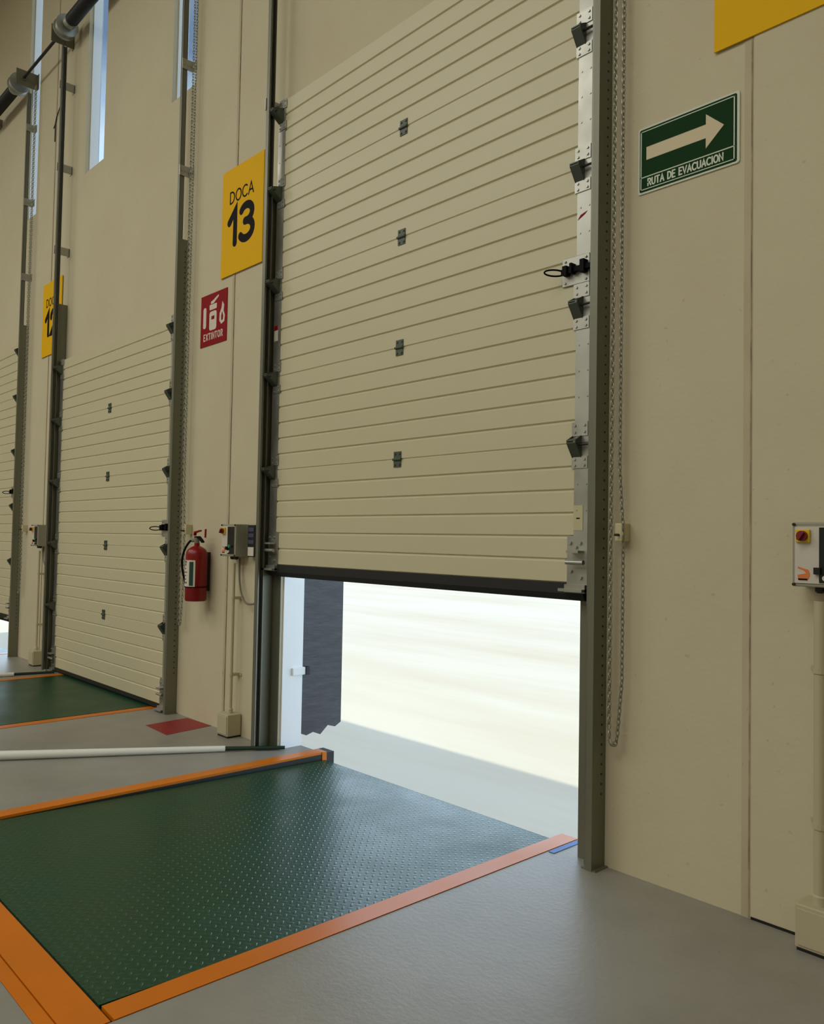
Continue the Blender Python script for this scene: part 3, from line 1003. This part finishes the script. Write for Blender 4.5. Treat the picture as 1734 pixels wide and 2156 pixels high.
# ------------------------------------------------------------------ dock levelers
def make_leveler(cx, label, drop=0.045, base=-0.003):
    root = thing('dock_leveler', label, 'dock leveler', (cx, 0, 0), 'dock levelers')
    Y0, Y1 = -2.275, 0.19
    hw = 1.046
    def top(y):
        return base - drop * (y - Y0) / (Y1 - Y0)
    dk = MB()
    n = 1
    dk.add([(-hw, Y0, top(Y0)), (hw, Y0, top(Y0)), (hw, Y1, top(Y1)), (-hw, Y1, top(Y1)),
            (-hw, Y0, top(Y0) - 0.02), (hw, Y0, top(Y0) - 0.02), (hw, Y1, top(Y1) - 0.02), (-hw, Y1, top(Y1) - 0.02)],
           [(0, 1, 2, 3), (7, 6, 5, 4), (0, 4, 5, 1), (1, 5, 6, 2), (2, 6, 7, 3), (3, 7, 4, 0)])
    tag(dk.build('deck_plate', MT['deck'], root), 'green checker plate deck')
    MB().box(-hw, hw, Y1, Y1 + 0.02, -0.45, top(Y1) - 0.002).build('hanging_lip', MT['deck'], root)
    MB().box(-1.165, 1.165, -2.47, 0.18, -0.42, -0.40).build('pit_pan', MT['shaft'], root)
    for sx in (-1, 1):
        a, b = sorted((sx * 1.066, sx * 1.168))
        MB().box(a, b, -2.275, 0.195, -0.012, 0.003).build('side_curb', MT['yellowpaint'], root)
        MB().box(a, b, -2.275, 0.195, -0.40, -0.012).build('pit_wall', MT['dark'], root)
        a, b = sorted((sx * 1.046, sx * 1.066))
        MB().box(a, b, -2.290, 0.185, -0.40, -0.055).build('side_gap_fill', MT['shaft'], root)  # black filler, makes the open gap beside the deck read as dark void
    f = MB().box(-1.168, 1.168, -2.420, -2.288, -0.40, 0.003)
    f.build('rear_hinge_bar', MT['yellowpaint'], root)
    MB().box(-1.168, 1.168, -2.474, -2.424, -0.40, 0.001).build('rear_frame_bar', MT['yellowpaint'], root)
    MB().box(-1.066, 1.066, -2.2885, -2.275, -0.40, -0.010).build('rear_gap_fill', MT['shaft'], root)  # black filler standing for the dark open gap behind the deck
    MB().box(-1.168, -1.060, 0.196, 0.235, -0.105, 0.003).build('curb_end', MT['yellowpaint'], root)
    MB().box(-1.190, -1.060, 0.236, 0.300, -0.50, -0.004).build('dock_bumper', MT['black'], root)
    MB().box(1.060, 1.190, 0.222, 0.300, -0.50, -0.06).build('dock_bumper', MT['black'], root)
    return root
lv = make_leveler(LEV[0], 'green checker plate dock leveler framed by orange curbs in the open dock')
make_leveler(LEV[1], 'green dock leveler with orange edges before the closed door', 0.0, 0.0025)
l3 = copy_tree(lv)
l3.location.x = LEV[2]
l3['label'] = 'dock leveler at the far left, glimpsed under the farthest door'

# ------------------------------------------------------------------ things on the floor
def make_pole(p0, p1, p2, label):
    root = thing('pull_pole', label, 'pole', (0, 0, 0), 'poles lying beside the levelers')
    a, b, c = Vector(p0), Vector(p1), Vector(p2)
    MB().tube([b, c], [0.021, 0.036], 14).build('white_shaft', MT['pole'], root, smooth=True)
    MB().tube([a, b], [0.013, 0.016], 12).build('green_tip', MT['polegreen'], root, smooth=True)
    return root
make_pole((-5.05, 0.03, 0.018), (-5.275, -0.33, 0.022), (-6.35, -2.20, 0.038), 'white pole with a dark green tip lying on the floor left of the near leveler')
make_pole((-9.36, -0.10, 0.018), (-9.43, -0.50, 0.022), (-9.75, -2.30, 0.038), 'white pole lying on the floor left of the far leveler, at the picture edge')

tag(MB().add([(-6.44, -0.02, 0.0), (-6.06, -0.005, 0.0), (-5.99, -0.43, 0.0), (-6.40, -0.41, 0.0), (-6.44, -0.02, 0.002), (-6.06, -0.005, 0.002), (-5.99, -0.43, 0.002), (-6.40, -0.41, 0.002)],
             [(0, 1, 2, 3), (4, 5, 6, 7), (0, 1, 5, 4), (1, 2, 6, 5), (2, 3, 7, 6), (3, 0, 4, 7)]).build('floor_marking', MT['redpaint']),
    'dark red painted rectangle on the floor below the fire extinguisher', 'floor marking')
tag(MB().box(-2.578, -2.545, -0.06, 0.185, 0.0, 0.003).build('tape_strip', MT['tape']), 'strip of blue tape on the floor beside the right orange curb', 'tape')

# ------------------------------------------------------------------ dock shelter outside the near door
sh = thing('dock_shelter_pad', 'black dock shelter pad on the outer wall left of the open dock', 'dock shelter', (-5.10, OUT_Y + 0.002, 0.06))
pts = [(0.0, 0.03), (0.06, 0.0), (0.13, 0.02), (0.19, -0.01), (0.26, 0.05), (0.33, 0.03), (0.385, 0.06), (0.385, 3.6), (0.0, 3.6)]
MB().prism(pts, 'x', -0.30, -0.01).build('side_pad', MT['pad'], sh)
bk = thing('shelter_bracket', 'small white bracket with a black buckle on the left door reveal', 'bracket', (-5.10, 0.16, 0.555))
MB().box(0.0005, 0.030, -0.06, 0.055, -0.028, 0.028).build('bracket_plate', MT['frame'], bk, bevel=0.004)
MB().box(0.004, 0.040, 0.055, 0.085, -0.030, 0.030).build('buckle', MT['black'], bk)
# white sheet on the near wall reveal: outdoor light put into its colour
rv = MB().box(-5.10, -5.088, 0.02, 0.198, 0.0005, 3.399)
tag(rv.build('trim_5', MT['frame']), kind='structure')
# black strip added as the dark gap where the wall panel meets the floor
tag(MB().box(-1.572, XR, -0.0085, -0.0055, 0.0, 0.011).build('foot_gap_dock', MT['shaft']), kind='structure')
# fine dark crack running along each sealed joint
for i, (x, w_) in enumerate([(-1.585, 0.006), (-5.874, 0.006), (-10.155, 0.006)]):
    tag(MB().box(x, x + w_, -0.0052, -0.003, 0.0, ZT - 0.1).build('trim_%d' % (i + 6), CRACK), kind='structure')
